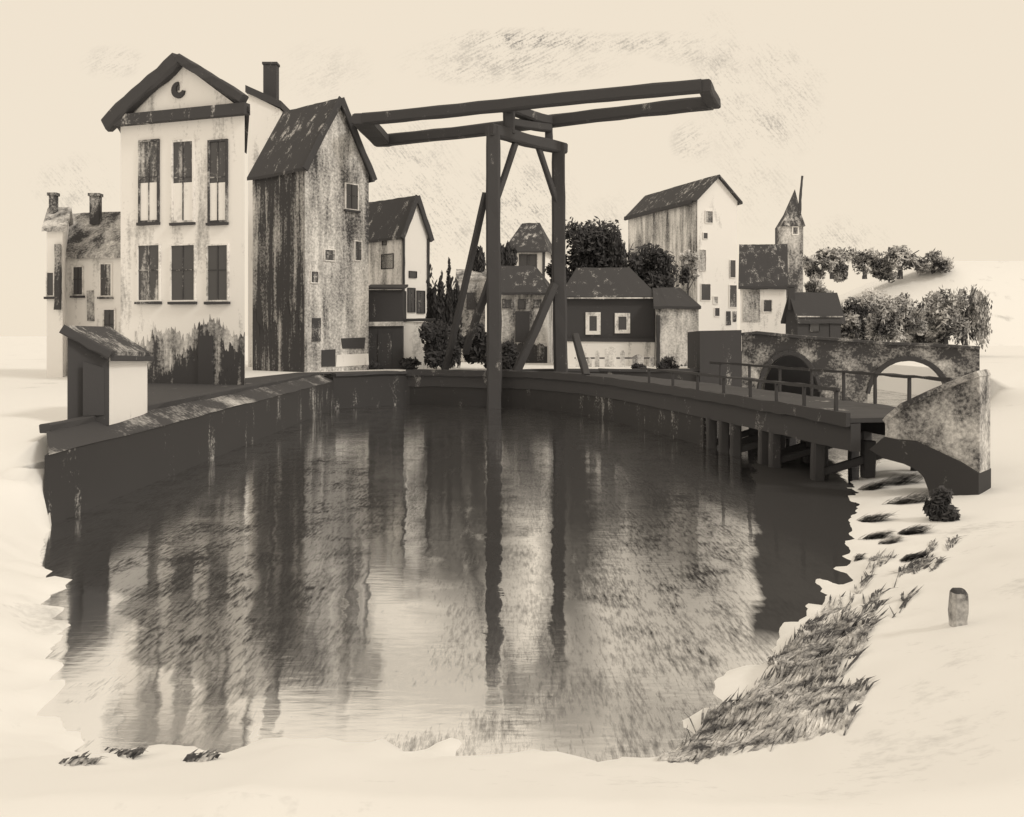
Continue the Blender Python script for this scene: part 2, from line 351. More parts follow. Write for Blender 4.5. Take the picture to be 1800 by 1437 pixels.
# ------------------------------------------------------------------ buildings
class Face:
    """one upright wall plane: origin, direction along it, outward normal"""
    def __init__(s, o, d):
        s.o = Vector(o); s.d = Vector((d[0], d[1], 0)).normalized()
        n = Vector((s.d.y, -s.d.x, 0)); s.n = n if n.dot(Vector((0, 0, 0))-Vector((s.o.x, s.o.y, 0))) > 0 else -n
    def hit(s, px, py):
        r = Vector(((px-CX)/F, 1, (HY-py)/F)); c = Vector((0, 0, H)); t = (s.o-c).dot(s.n)/r.dot(s.n); p = c+r*t
        return (p-s.o).dot(s.d), p.z
    def pt(s, u, z, out=0.0): return Vector((s.o.x+s.d.x*u+s.n.x*out, s.o.y+s.d.y*u+s.n.y*out, z))
    def rect(s, px0, py0, px1, py1):
        cy, cx = (py0+py1)/2, (px0+px1)/2
        u0, u1 = s.hit(px0, cy)[0], s.hit(px1, cy)[0]; z0, z1 = s.hit(cx, py1)[1], s.hit(cx, py0)[1]
        return min(u0, u1), max(u0, u1), min(z0, z1), max(z0, z1)
    def box(s, b, u0, u1, z0, z1, o0, o1, j=0.0):
        r = lambda: random.uniform(-j, j)
        q = [(u0+r(), z0+r()), (u1+r(), z0+r()), (u1+r(), z1+r()), (u0+r(), z1+r())]
        b.add([s.pt(u, z, o0) for u, z in q]+[s.pt(u, z, o1) for u, z in q], [(0, 1, 2, 3), (7, 6, 5, 4), (0, 4, 5, 1), (1, 5, 6, 2), (2, 6, 7, 3), (3, 7, 4, 0)])
def window(face, parent, r, pane='pane', frame='frame', fw=.05, sill='timber', bars=True, name='window', half=None):
    u0, u1, z0, z1 = face.rect(*r)
    b = MB()
    for a in ((u0-fw, u0, z0-fw, z1+fw), (u1, u1+fw, z0-fw, z1+fw), (u0, u1, z1, z1+fw), (u0, u1, z0-fw, z0)): face.box(b, *a, -.02, .07)
    w = b.build(name, frame, parent)
    b = MB()
    if bars and u1-u0 > .35:
        um = (u0+u1)/2; face.box(b, um-.02, um+.02, z0, z1, -.02, .05); zm = z0+(z1-z0)*.55; face.box(b, u0, um-.022, zm-.02, zm+.02, -.02, .048); face.box(b, um+.022, u1, zm-.02, zm+.02, -.02, .048)
    if b.v: b.build('glazing_bar', 'timber_worn', w)
    j = min(.03, (u1-u0)*.06)
    if half:
        zm = z0+(z1-z0)*.48
        b = MB(); face.box(b, u0+.003, u1-.003, zm+.003, z1-.003, -.02, .03, 0); b.build('pane', pane, w)
        b = MB(); face.box(b, u0+.003, u1-.003, z0+.003, zm, -.02, .028, 0); b.build('pane', half, w)
    else:
        b = MB(); face.box(b, u0+.003, u1-.003, z0+.003, z1-.003, -.02, .03, 0); b.build('pane', pane, w)
    if sill:
        b = MB(); face.box(b, u0-.09, u1+.09, z0-fw-.09, z0-fw-.003, -.02, .14, .008); b.build('sill', sill, w)
    return w
def plain(face, parent, r, name, mat, out=.05, j=.02):
    u0, u1, z0, z1 = face.rect(*r); b = MB(); face.box(b, u0, u1, z0, z1, -.03, out, j); return b.build(name, mat, parent)
def jagged(face, parent, u0, u1, z0, z1, name, mat, amp=.3, n=10, out=.04):
    """wall covering with an uneven upper edge, darker than the wall above"""
    n = n*6; zs = []; w = 0.0; b = MB(); ph = random.uniform(0, 9)
    for i in range(n+1):
        w = w*.7+random.uniform(-1, 1)*.55
        zs.append(z1+amp*(w*.8+random.uniform(-.5, .5)+.7*math.sin(i*.11+ph)))
    us = [u0+(u1-u0)*i/n for i in range(n+1)]
    q = [(u0, z0)]+[(u1, z0)]+[(us[i], zs[i]) for i in range(n, -1, -1)]
    k = len(q); b.add([face.pt(u, z, -.02) for u, z in q]+[face.pt(u, z, out) for u, z in q], [tuple(range(k)), tuple(range(k, 2*k))[::-1]]+[(i, (i+1) % k, k+(i+1) % k, k+i) for i in range(k)])
    return b.build(name, mat, parent)
def solve(C, d, px):
    """length along plan direction d from C at which the photo column px is reached"""
    k = (px-CX)/F; return (k*C.y-C.x)/(d.x-k*d.y)
def house(name, label, cat, cpx, Y, au, av, rpx, lpx, eave, apex, wall, roof, gable='u', hip0=0., hip1=0., w=None, L=None, over=.18, thick=.14, z0=QZ, fascia=None, wall2=None):
    """gabled or hipped house: nearest corner at photo column cpx, depth Y; face U runs right at angle au, face V left at angle av"""
    C = Vector(((cpx-CX)/F*Y, Y, 0)); u = Vector((math.cos(R(au)), math.sin(R(au)), 0)); v = Vector((math.cos(R(av)), math.sin(R(av)), 0))
    w = w or solve(C, u, rpx); L = L or solve(C, v, lpx)
    ze = H+(HY-eave)/F*Y
    if gable == 'u': m = C+u*(w/2)+v*(L*.0)
    else: m = C+v*(L/2)
    Ya = m.y if (hip0 == 0) else (C+u*(w/2)+v*(L/2)).y
    zr = H+(HY-apex)/F*Ya
    t = thing(name, (C+u*(w/2)+v*(L/2)+Vector((0, 0, z0))), label, cat)
    q = [C, C+u*w, C+u*w+v*L, C+v*L]
    a, d, la, ld = (u, v, w, L) if gable == 'u' else (v, u, L, w)   # a across the ridge, d along it
    r0 = C+a*(la/2)+d*(hip0*ld); r1 = C+a*(la/2)+d*(ld-hip1*ld)
    b = MB()
    bs = [(p.x, p.y, z0-.3) for p in q]; es = [(p.x, p.y, ze) for p in q]; rs = [(r0.x, r0.y, zr), (r1.x, r1.y, zr)]
    # corner order round the plan: 0 C, 1 C+u, 2 C+u+v, 3 C+v
    fs = [(0, 1, 2, 3)]
    sides = [(0, 1, 5, 4), (1, 2, 6, 5), (2, 3, 7, 6), (3, 0, 4, 7)]
    fs += sides
    A0, B0, B1, A1 = (4, 5, 6, 7) if gable == 'u' else (4, 7, 6, 5)   # A0-B0 eave corners of the r0 end, A1-B1 of the r1 end
    fs += [(A0, 8, B0), (A1, B1, 9), (A0, A1, 9, 8), (B0, 8, 9, B1)]
    b.add(bs+es+rs, fs); wl_ = b.build('wall', wall, t)
    # roof: two slopes (plus hips) lifted a little above the wall top
    E = [Vector(x) for x in es]; r0 = Vector(rs[0]); r1 = Vector(rs[1])
    i = {4: 0, 5: 1, 6: 2, 7: 3}; eA0, eB0, eB1, eA1 = (E[i[k]] for k in (A0, B0, B1, A1))
    slope = (zr-ze)/(la/2); ov = a.normalized()*over; dz = Vector((0, 0, over*slope)); al = d.normalized()*over
    upv = Vector((0, 0, .02)); T = Vector((0, 0, thick))
    b = MB()
    for s_, e0, e1 in ((-1, eA0, eA1), (1, eB0, eB1)):
        p0 = e0+ov*s_-dz-al; p1 = e1+ov*s_-dz+al
        R0 = r0-(al if hip0 == 0 else al*0); R1 = r1+(al if hip1 == 0 else al*0)
        n = 7; low = [p0.lerp(p1, k/n)+Vector((0, 0, random.uniform(-.03, .03))) for k in range(n+1)]; top = [R0.lerp(R1, k/n)+Vector((0, 0, random.uniform(-.03, .03))) for k in range(n+1)]
        for k in range(n):
            qd = [low[k], low[k+1], top[k+1], top[k]]
            vs = [x+upv for x in qd]+[x+upv+T for x in qd]
            f = [(0, 1, 2, 3), (4, 5, 6, 7), (0, 1, 5, 4), (3, 2, 6, 7)]
            if k == 0: f.append((0, 3, 7, 4))
            if k == n-1: f.append((1, 2, 6, 5))
            b.add(vs, f)
    for hp, e0, e1, rr, sg in ((hip0, eA0, eB0, r0, -1), (hip1, eA1, eB1, r1, 1)):
        if hp:
            qd = [e0-ov-dz+al*sg, e1+ov-dz+al*sg, rr]
            b.add([x+upv for x in qd]+[x+upv+T for x in qd], [(0, 1, 2), (3, 4, 5), (0, 1, 4, 3), (1, 2, 5, 4), (2, 0, 3, 5)])
    rf = b.build('roof', roof, t)
    fu, fv = Face(C, u), Face(C, v)
    if fascia:
        b = MB()
        for s_, e in ((-1, eA0), (1, eB0)):
            b.beam(e+ov*s_*.9-dz*.9-al*1.15+upv*3, r0-al*1.15+upv*3+T*.5, .1, fascia, seg=6, jit=.15)
        b.build('bargeboard', 'timber', t)
    return dict(t=t, fu=fu, fv=fv, w=w, L=L, ze=ze, zr=zr, C=C, u=u, v=v, r0=r0, r1=r1, roof=rf, wall=wl_)
def chimney(h, px0, px1, ytop, ybot, Y, mat='timber', parent=None, cap=True):
    a, b_ = P(px0, ytop, Y), P(px1, ybot, Y); wd = abs(b_.x-a.x)
    b = MB(); b.prism([(a.x, Y-wd*.4), (b_.x, Y-wd*.4), (b_.x+.01, Y+wd*.4), (a.x-.01, Y+wd*.4)], b_.z, a.z)
    if cap: b.prism([(a.x-.05, Y-wd*.4-.05), (b_.x+.05, Y-wd*.4-.05), (b_.x+.05, Y+wd*.4+.05), (a.x-.05, Y+wd*.4+.05)], a.z+.002, a.z+.12)
    return b.build('chimney', mat, parent or h['t'])

# --- tall house with the pediment
def pediment_house():
    h = house('canal_house', 'tall pale canal house with a dark-edged triangular pediment and small round window', 'house', 430, 31, 106, 160, None, 212, 196, 112, 'white', 'roof', gable='v', w=7)
    t, f = h['t'], h['fv']; L = h['L']
    zc0, zc1 = f.hit(430, 196)[1]-.12, f.hit(430, 183)[1]
    b = MB(); f.box(b, -.18, L+.22, zc0, zc1, -.02, .28, .03); b.build('cornice', 'roof_streaky', t)
    ap = f.pt(L/2, h['zr']+.1, .16)
    b = MB(); b.beam(f.pt(L+.45, h['ze']-.08, .16), ap, .34, .52, seg=9, jit=.14); b.build('raking_cornice', 'timber', t)
    b = MB(); b.beam(f.pt(-.1, h['ze']+.35, .16), ap+Vector((.05, 0, .02)), .34, .3, seg=9, jit=.18); b.build('raking_cornice', 'timber', t)
    # oculus: dark ring segment with a small dark light
    u0, z0 = f.hit(316, 158); b = MB(); n = 14; pts = []
    for k in range(n+1):
        a = R(95+k/n*250); ww = .05+.05*math.sin(k/n*math.pi)
        pts.append((a, .2, ww))
    for k in range(n):
        (a0, r_, w0), (a1, _, w1) = pts[k], pts[k+1]
        q = [(u0-math.cos(a0)*(r_-w0), z0+math.sin(a0)*(r_-w0)), (u0-math.cos(a0)*(r_+w0), z0+math.sin(a0)*(r_+w0)), (u0-math.cos(a1)*(r_+w1), z0+math.sin(a1)*(r_+w1)), (u0-math.cos(a1)*(r_-w1), z0+math.sin(a1)*(r_-w1))]
        b.add([f.pt(x, z, -.02) for x, z in q]+[f.pt(x, z, .07) for x, z in q], [(0, 1, 2, 3), (4, 5, 6, 7), (0, 1, 5, 4), (2, 3, 7, 6), (1, 2, 6, 5), (0, 3, 7, 4)])
    oc = b.build('oculus', 'timber', t)
    b = MB(); f.box(b, u0+.01, u0+.14, z0-.03, z0+.17, -.02, .04, .02); b.build('pane', 'pane_black', oc)
    for px, wd in ((263, 30), (323, 34), (384, 28)):
        window(f, t, (px-wd/2, 250, px+wd/2, 388), half='white_clean', fw=.07, frame='timber_worn' if px != 323 else 'frame')
        window(f, t, (px-wd/2-3, 432, px+wd/2+3, 528), pane='pane' if px < 300 else 'pane_black', fw=.05, frame='frame')
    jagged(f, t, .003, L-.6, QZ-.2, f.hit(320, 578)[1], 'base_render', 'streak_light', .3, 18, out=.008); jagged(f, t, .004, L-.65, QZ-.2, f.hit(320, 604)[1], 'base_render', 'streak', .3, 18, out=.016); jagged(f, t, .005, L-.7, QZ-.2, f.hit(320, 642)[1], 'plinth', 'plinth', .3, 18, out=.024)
    u0, u1, z0, z1 = f.rect(352, 590, 376, 672); b = MB(); f.box(b, u0, u1, QZ, z1, .0, .09, .02); b.build('door', 'timber', t)
    # rear wing with a sloping roof and a chimney
    Yw = 49; a, c = P(436, 160, Yw), P(492, 188, Yw)
    b = MB(); b.prism([(a.x, Yw), (c.x, Yw), (c.x, Yw+2), (a.x, Yw+2)], QZ, [a.z-.12, c.z-.12, c.z-.12, a.z-.12]); b.build('rear_wing', 'white', t)
    b = MB(); b.slab([a+Vector((-.1, -.15, -.1)), c+Vector((.1, -.15, -.1)), c+Vector((.1, 2.1, -.1)), a+Vector((-.1, 2.1, -.1))], .36, Vector((0, 0, 1))); b.build('rear_roof', 'timber', t)
    chimney(h, 465, 488, 116, 186, Yw+.9, 'timber')
    return h
pediment_house()

# --- gable house beside it
def gable_house():
    h = house('gable_house', 'tall narrow grey-streaked gable house with a steep dark roof', 'house', 536, 42, 50, 140, 648, 445, 290, 180, 'streak_gable', 'roof_streaky', over=.2, fascia=.3)
    t, fu, fv = h['t'], h['fu'], h['fv']
    # darker skin over the long left wall, its shade put into the colour
    b = MB(); fv.box(b, .06, h['L'], QZ, h['ze']-.1, -.02, .03); b.build('shaded_side', 'streak', t)
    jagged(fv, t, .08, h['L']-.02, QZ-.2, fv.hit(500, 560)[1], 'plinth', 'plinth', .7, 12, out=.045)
    window(fu, t, (607, 325, 628, 368), 'pane_black', fw=.05)
    window(fu, t, (570, 440, 588, 458), 'pane', fw=.04, sill=None)
    window(fu, t, (623, 425, 634, 458), 'pane', fw=.04, sill=None)
    window(fu, t, (546, 478, 558, 497), 'pane', fw=.04, sill=None)
    plain(fu, t, (548, 560, 563, 600), 'shutter', 'timber_worn'); plain(fu, t, (565, 615, 588, 645), 'door', 'timber'); plain(fu, t, (601, 595, 640, 614), 'hatch', 'timber', j=.06); plain(fu, t, (592, 622, 646, 642), 'base_render', 'white', out=.04, j=.08)
    return h
gable_house()

# --- low house right of it
def low_house():
    h = house('cottage', 'low white house with a dark roof and chimney, half hidden by the gable house', 'house', 707, 50, 48, 138, 753, 600, 412, 350, 'white_clean', 'roof', over=.15, fascia=.28)
    t, fu, fv = h['t'], h['fu'], h['fv']
    b = MB(); fv.box(b, .05, h['L'], QZ, h['ze']-.05, -.02, .03); b.build('grey_side', 'streak_light', t)  # thin layer, greyer than the gable wall
    window(fv, t, (672, 448, 692, 472), 'pane_black', frame='timber', fw=.04, sill=None)
    window(fv, t, (673, 425, 680, 431), 'pane_black', frame='timber', fw=.02, sill=None, bars=False)
    window(fu, t, (719, 478, 731, 488), 'pane_black', frame='timber', fw=.03, sill=None, bars=False)
    window(fu, t, (717, 508, 728, 548), 'pane_black', frame='timber', fw=.05, sill=None)
    window(fu, t, (733, 513, 745, 550), 'pane_black', frame='timber', fw=.05, sill=None)
    b = MB(); b.beam(fu.pt(.02, h['ze']-.1, .08), fu.pt(.02, QZ+3, .08), .14, .14, seg=8, jit=.2); b.build('downpipe', 'timber', t)
    b = MB(); b.beam(fu.pt(h['w']-.04, h['ze']-.1, .06), fu.pt(h['w']-.04, QZ+2, .06), .13, .13, seg=8, jit=.2); b.build('downpipe', 'timber', t)
    chimney(h, 722, 733, 352, 402, 52, 'timber')
low_house()

def box_thing(name, label, cat, px0, px1, ytop, Y, depth, mat, part='wall', z0=QZ, z1=None, ridge=None):
    a, c = P(px0, ytop, Y), P(px1, ytop, Y); z1 = z1 or a.z
    t = thing(name, ((a.x+c.x)/2, Y+depth/2, z0), label, cat)
    b = MB(); b.prism([(a.x, Y), (c.x, Y), (c.x, Y+depth), (a.x, Y+depth)], z0-.2, z1); b.build(part, mat, t)
    return t, a, c
def sheds():
    t, a, c = box_thing('shed', 'dark plank shed at the foot of the low white house', 'shed', 646, 708, 510, 46, 1.6, 'dark')
    b = MB(); b.slab([(a.x-.08, 45.85, a.z+.01), (c.x+.08, 45.85, a.z+.01), (c.x+.08, 47.7, a.z+.25), (a.x-.08, 47.7, a.z+.25)], .1, Vector((0, 0, 1))); b.build('roof', 'timber', t)
    b = MB(); f = Face((a.x, 46, 0), (1, 0)); f.box(b, .5, 1.15, QZ, QZ+1.7, -.02, .05, .01); b.build('door', 'roof', t)
    b = MB(); f.box(b, -.05, c.x-a.x+.05, P(0, 574, 46).z, P(0, 566, 46).z, -.02, .1, .02); b.build('ledge', 'streak_light', t)
    t, a, c = box_thing('garden_wall', 'short pale garden wall with a dark coping beside the plank shed', 'wall', 709, 762, 566, 46.4, .35, 'white')
    b = MB(); b.beam((a.x-.1, 46.55, a.z+.08), (c.x+.1, 46.55, a.z+.1), .5, .14, seg=6, jit=.15); b.build('coping', 'timber', t)
    # hut on the near quay
    C = G(192, 739, QZ); A = G(119, 741, QZ); B = G(259, 722, QZ); D = A+(B-C)
    zl = P(0, 583, A.y).z; zr = P(0, 624, C.y).z; zb = P(0, 626, B.y).z
    t = thing('hut', (C+D)/2, 'small lean-to hut on the near left quay, shaded wall coloured black and lit wall white', 'hut')
    b = MB(); b.prism([A, C, C+(D-A)*.0+Vector((-.02, .03, 0)), A+Vector((-.02, .03, 0))], QZ-.1, [zl, zr, zr, zl]); b.build('end_wall', 'dark', t)  # shade of the end wall put into its dark colour
    b = MB(); b.prism([C+Vector((-.02, .04, 0)), B, D, A+Vector((-.0, .04, 0))], QZ-.1, [zr, zb, zl-.02, zl]); b.build('wall', 'white_clean', t)  # lit side given the pale colour
    e = Vector((.10, -.10, -.03)); 
    b = MB(); b.slab([Vector((A.x-.05, A.y-.06, zl+.02)), Vector((C.x+.05, C.y-.06, zr-.02)), Vector((B.x+.05, B.y+.05, zb-.02)), Vector((D.x-.05, D.y+.05, zl+.02))], .09, Vector((0, 0, 1))); b.build('roof', 'roof_patchy', t)
    b = MB(); b.beam((A.x-.06, A.y-.11, zl+.05), (C.x+.07, C.y-.11, zr+.0), .09, .17, seg=5, jit=.15); b.beam((C.x+.1, C.y-.1, zr-.06), (B.x+.09, B.y+.05, zb-.06), .07, .1, seg=5, jit=.15); b.build('bargeboard', 'timber', t)
    b = MB(); b.slab([Vector((A.x+.3, A.y-.02, QZ+.1)), Vector((C.x-.08, C.y-.02, QZ+.1)), Vector((C.x-.08, C.y-.02, zr-.25)), Vector((A.x+.3, A.y-.02, zr-.12))], .02, Vector((0, -1, 0))); b.build('door', 'timber', t)
sheds()

# --- far left houses
def left_houses():
    h = house('terrace_house', 'low pale house with a patchy grey roof left of the pediment house', 'house', 214, 38, 108, 170, None, 112, 448, 380, 'white', 'roof_grey', gable='u', w=4)
    t, fv = h['t'], h['fv']
    for r in ((130, 470, 146, 518), (178, 465, 196, 520), (184, 545, 202, 602)): window(fv, t, r, 'pane', fw=.05, sill='timber_worn')
    plain(fv, t, (154, 512, 166, 565), 'shutter', 'roof_grey')
    chimney(h, 160, 176, 346, 395, 39.5, 'timber_worn')
    h = house('terrace_house', 'leftmost pale house with a dark drainpipe at the edge of the row', 'house', 110, 37, 110, 175, None, 82, 405, 372, 'white', 'roof_grey', gable='u', w=4)
    t, fv = h['t'], h['fv']
    b = MB(); u, z = fv.hit(104, 430); u2, z2 = fv.hit(104, 545); b.beam(fv.pt(u, z, .1), fv.pt(u, z2, .1), .22, .14, seg=8, jit=.2); b.build('drainpipe', 'timber_worn', t)
    window(fv, t, (84, 480, 95, 520), 'pane', fw=.04)
    chimney(h, 88, 100, 345, 385, 38.4, 'timber_worn')
left_houses()

# --- middle group
def middle():
    h = house('house', 'small white house with a hooded dark roof seen between the bridge posts', 'house', 957, 75, 78, 172, None, 893, 437, 396, 'white', 'roof', gable='u', w=4, hip0=.25, hip1=.25, over=.35)
    for r in ((914, 449, 926, 471), (930, 449, 942, 470)): window(h['fv'], h['t'], r, 'pane_black', frame='timber', fw=.08, sill=None, bars=False)
    b = MB(); b.beam(h['fv'].pt(.05, h['ze']-.2, .1), h['fv'].pt(.05, QZ, .1), .22, .2, seg=6, jit=.2); b.build('downpipe', 'timber', h['t'])
    h = house('cottage', 'low grey-walled cottage with a black roof and tall dark door behind the left bridge post', 'house', 962, 56, 80, 178, None, 864, 514, 472, 'streak_light', 'roof', gable='u', w=3.5, hip0=.3, over=.2)
    t, f = h['t'], h['fv']
    for r in ((884, 527, 898, 541), (911, 527, 923, 543), (938, 528, 951, 540)): window(f, t, r, 'pane', frame='timber_worn', fw=.04, sill=None, bars=False)
    plain(f, t, (906, 548, 931, 602), 'door', 'dark')
    jagged(f, t, .003, h['L']-.003, QZ-.2, f.hit(900, 605)[1], 'plinth', 'plinth', .15, 10)
    h = house('cottage', 'small pale outbuilding in the dark shrubs left of the bridge posts', 'house', 853, 58, 95, 178, None, 806, 492, 478, 'grey', 'roof_grey', gable='u', w=3, over=.1)
    plain(h['fv'], h['t'], (820, 515, 836, 545), 'door', 'timber_worn')
    # black house
    h = house('black_house', 'black tarred house with two pale-framed windows on a white base', 'house', 1151, 51, 82, 178, None, 990, 521, 476, 'dark', 'roof', gable='u', w=3.4, hip0=.28, hip1=.12, over=.22)
    t, f = h['t'], h['fv']
    window(f, t, (1036, 556, 1049, 582), 'pane_black', fw=.20, sill=None, bars=False); window(f, t, (1087, 557, 1101, 580), 'pane_black', fw=.19, sill=None, bars=False)
    u0, u1, z0, z1 = f.rect(990, 600, 1150, 645); b = MB(); f.box(b, 0.004, h['L']-.004, QZ-.1, z1, -.02, .06, .03); b.build('plinth', 'white', t)
    b = MB(); f.box(b, -.05, h['L'], z1-.02, z1+.17, -.01, .12, .04); b.build('sill_beam', 'timber', t)
    b = MB(); f.box(b, -.1, h['L']+.1, h['ze']-.13, h['ze']-.08, -.01, .26, .02); b.build('gutter', 'streak_light', t)
    h = house('shed', 'pale grey lean-to with a dark hipped roof right of the black house', 'shed', 1228, 50, 84, 179, None, 1153, 541, 512, 'grey', 'roof', gable='u', w=2.4, hip0=.4, over=.12)
    jagged(h['fv'], h['t'], .003, h['L']-.003, QZ-.2, h['fv'].hit(1190, 640)[1], 'plinth', 'plinth', .2, 10)
    b = MB(); b.beam(h['fv'].pt(h['L']-.1, QZ, .1), h['fv'].pt(h['L']-.1, h['ze']-.4, .1), .18, .16, seg=6, jit=.2); b.build('downpipe', 'timber', h['t'])
    # picket fence in front of the black house
    t = thing('picket_fence', P(1085, 0, 49)*1, 'grey picket fence before the white base of the black house', 'fence'); t.location.z = QZ
    x = 1012
    while x < 1150:
        wpx = random.choice((8, 10, 20)); top = random.uniform(608, 630); a, c = P(x, top, 49), P(x+wpx, top, 49)
        b = MB(); n = 5
        pts = [(a.x, QZ), (c.x, QZ), (c.x, a.z-.12), ((a.x+c.x)/2+.05, a.z), ((a.x+c.x)/2-.05, a.z), (a.x, a.z-.12)]
        b.add([(px_, 49, pz) for px_, pz in pts]+[(px_, 49.05, pz) for px_, pz in pts], [tuple(range(6)), tuple(range(6, 12))]+[(i, (i+1) % 6, 6+(i+1) % 6, 6+i) for i in range(6)])
        b.build('picket', 'grey', t); x += wpx+random.uniform(4, 14)
    b = MB(); b.beam(P(1010, 0, 49.1)*1+Vector((0, 0, 0)), P(1150, 0, 49.1), .05, .08, seg=4); 
    b.v = [Vector((v.x, v.y, v.z-P(0, 0, 49.1).z+QZ+.45)) for v in b.v]; b.build('rail', 'timber_worn', t)
middle()

# --- right group
def right_group():
    h = house('gable_house', 'tall white gable house with a long dark roof above the round trees', 'house', 1226, 62, 20, 110, 1296, 1105, 350, 312, 'white_clean', 'roof_streaky', gable='u', over=.25)
    t, fu, fv = h['t'], h['fu'], h['fv']
    b = MB(); fv.box(b, .05, h['L'], QZ, h['ze']-.1, -.02, .03); b.build('grey_side', 'streak_light', t)  # thin layer, left wall greyer than the white gable
    b = MB(); b.beam(fv.pt(.2, h['ze']-.16, .32), fv.pt(h['L'], h['ze']-.16, .32), .12, .28, seg=8, jit=.15); b.build('gutter', 'timber', t)
    for r, p in (((1240, 372, 1252, 392), 'grey'), ((1236, 410, 1243, 420), 'pane_black'), ((1230, 440, 1240, 476), 'grey'), ((1283, 458, 1292, 488), 'pane'), ((1232, 500, 1248, 528), 'pane_black'), ((1282, 502, 1294, 540), 'pane'), ((1254, 522, 1261, 534), 'grey'), ((1256, 542, 1264, 556), 'pane')):
        window(fu, t, r, p, fw=.04, sill=None, bars=False, frame='white')
    plain(fu, t, (1276, 548, 1284, 572), 'shutter', 'timber_worn'); plain(fu, t, (1288, 548, 1294, 566), 'shutter', 'timber_worn')
    h = house('house', 'white house with a square dark roof left of the church tower', 'house', 1382, 66, 75, 176, None, 1301, 504, 434, 'white', 'roof', gable='u', w=3.5, over=.12)
    plain(h['fv'], h['t'], (1306, 508, 1336, 566), 'door', 'grey'); window(h['fv'], h['t'], (1342, 528, 1356, 548), 'pane', fw=.05, sill=None, bars=False)
    b = MB(); b.beam(h['fv'].pt(-.2, h['ze']-.1, .25), h['fv'].pt(h['L']+.1, h['ze']-.05, .25), .14, .22, seg=7, jit=.2); b.build('gutter', 'timber', h['t'])
    h = house('cottage', 'small black cottage on the arched bridge approach below the church tower', 'house', 1402, 58, 12, 120, 1478, 1381, 556, 519, 'dark', 'roof', gable='v', over=.18)
    b = MB(); b.beam(h['fu'].pt(-.1, h['ze']-.03, .2), h['fu'].pt(h['w'], h['ze']-.03, .2), .06, .07, seg=7, jit=.2); b.build('gutter', 'streak_light', h['t'])
    plain(h['fu'], h['t'], (1458, 560, 1476, 605), 'door', 'timber'); window(h['fu'], h['t'], (1424, 565, 1440, 582), 'pane_black', frame='timber_worn', fw=.04, sill=None, bars=False)
    chimney(h, 1386, 1396, 505, 545, 58.4, 'timber')
    # church tower
    Y = 110; a, c = P(1376, 398, Y), P(1412, 398, Y); w = c.x-a.x
    t = thing('church_tower', ((a.x+c.x)/2, Y+w/2, QZ), 'grey church tower with a thin dark spire behind the right houses', 'church tower')
    b = MB(); b.prism([(a.x-.25, Y), (c.x, Y), (c.x, Y+w), (a.x-.25, Y+w)], QZ, a.z); b.build('wall', 'tower', t)
    b = MB(); m = Vector(((a.x*.35+c.x*.65)+.2, Y+w/2, P(0, 330, Y).z)); s = .2
    q = [Vector((a.x-s, Y-s, a.z)), Vector((c.x+s, Y-s, a.z)), Vector((c.x+s, Y+w+s, a.z)), Vector((a.x-s, Y+w+s, a.z))]
    k = [x.lerp(Vector((m.x, m.y, x.z)), .42)+Vector((0, 0, 1.5)) for x in q]
    b.add(q+k+[m], [(3, 2, 1, 0), (0, 1, 5, 4), (1, 2, 6, 5), (2, 3, 7, 6), (3, 0, 4, 7), (4, 5, 8), (5, 6, 8), (6, 7, 8), (7, 4, 8)]); b.build('spire', 'roof_patchy', t)
    b = MB(); b.beam(P(1405, 378, Y-1.4), P(1410, 310, Y-.3), .3, .3, seg=8, jit=.2, taper=.7); b.build('spire_rod', 'timber', t)
    f = Face((a.x, Y, 0), (1, 0)); window(f, t, (1394, 400, 1402, 412), 'pane', fw=.1, sill=None, bars=False)
right_group()

# ------------------------------------------------------------------ drawbridge
def lathe_pile(b, x, y, z0, z1, w): b.beam((x, y, z0), (x+random.uniform(-.05, .05), y, z1), w, w, seg=5, jit=.12)
PATH = [Vector((-4.2, 43.4)), Vector((-1.6, 42.5)), Vector((.8, 41.4)), Vector((2.7, 39.2)), Vector((4.2, 35.8)), Vector((5.3, 31.6)), Vector((6.15, 27.6)), Vector((6.8, 24.0)), Vector((7.3, 21.2)), Vector((7.7, 18.7))]
def path(t):
    n = len(PATH)-1; k = min(n-1, int(t*n)); f = t*n-k
    p = [PATH[max(0, min(n, k+i))] for i in (-1, 0, 1, 2)]
    pos = .5*((2*p[1])+(p[2]-p[0])*f+(2*p[0]-5*p[1]+4*p[2]-p[3])*f*f+(3*p[1]-p[0]-3*p[2]+p[3])*f**3)
    return pos
def ptn(t):
    a, b = path(max(0, t-.01)), path(min(1, t+.01)); d = (b-a).normalized(); return path(t), Vector((-d.y, d.x))   # left of travel = away side
DZ = 1.42
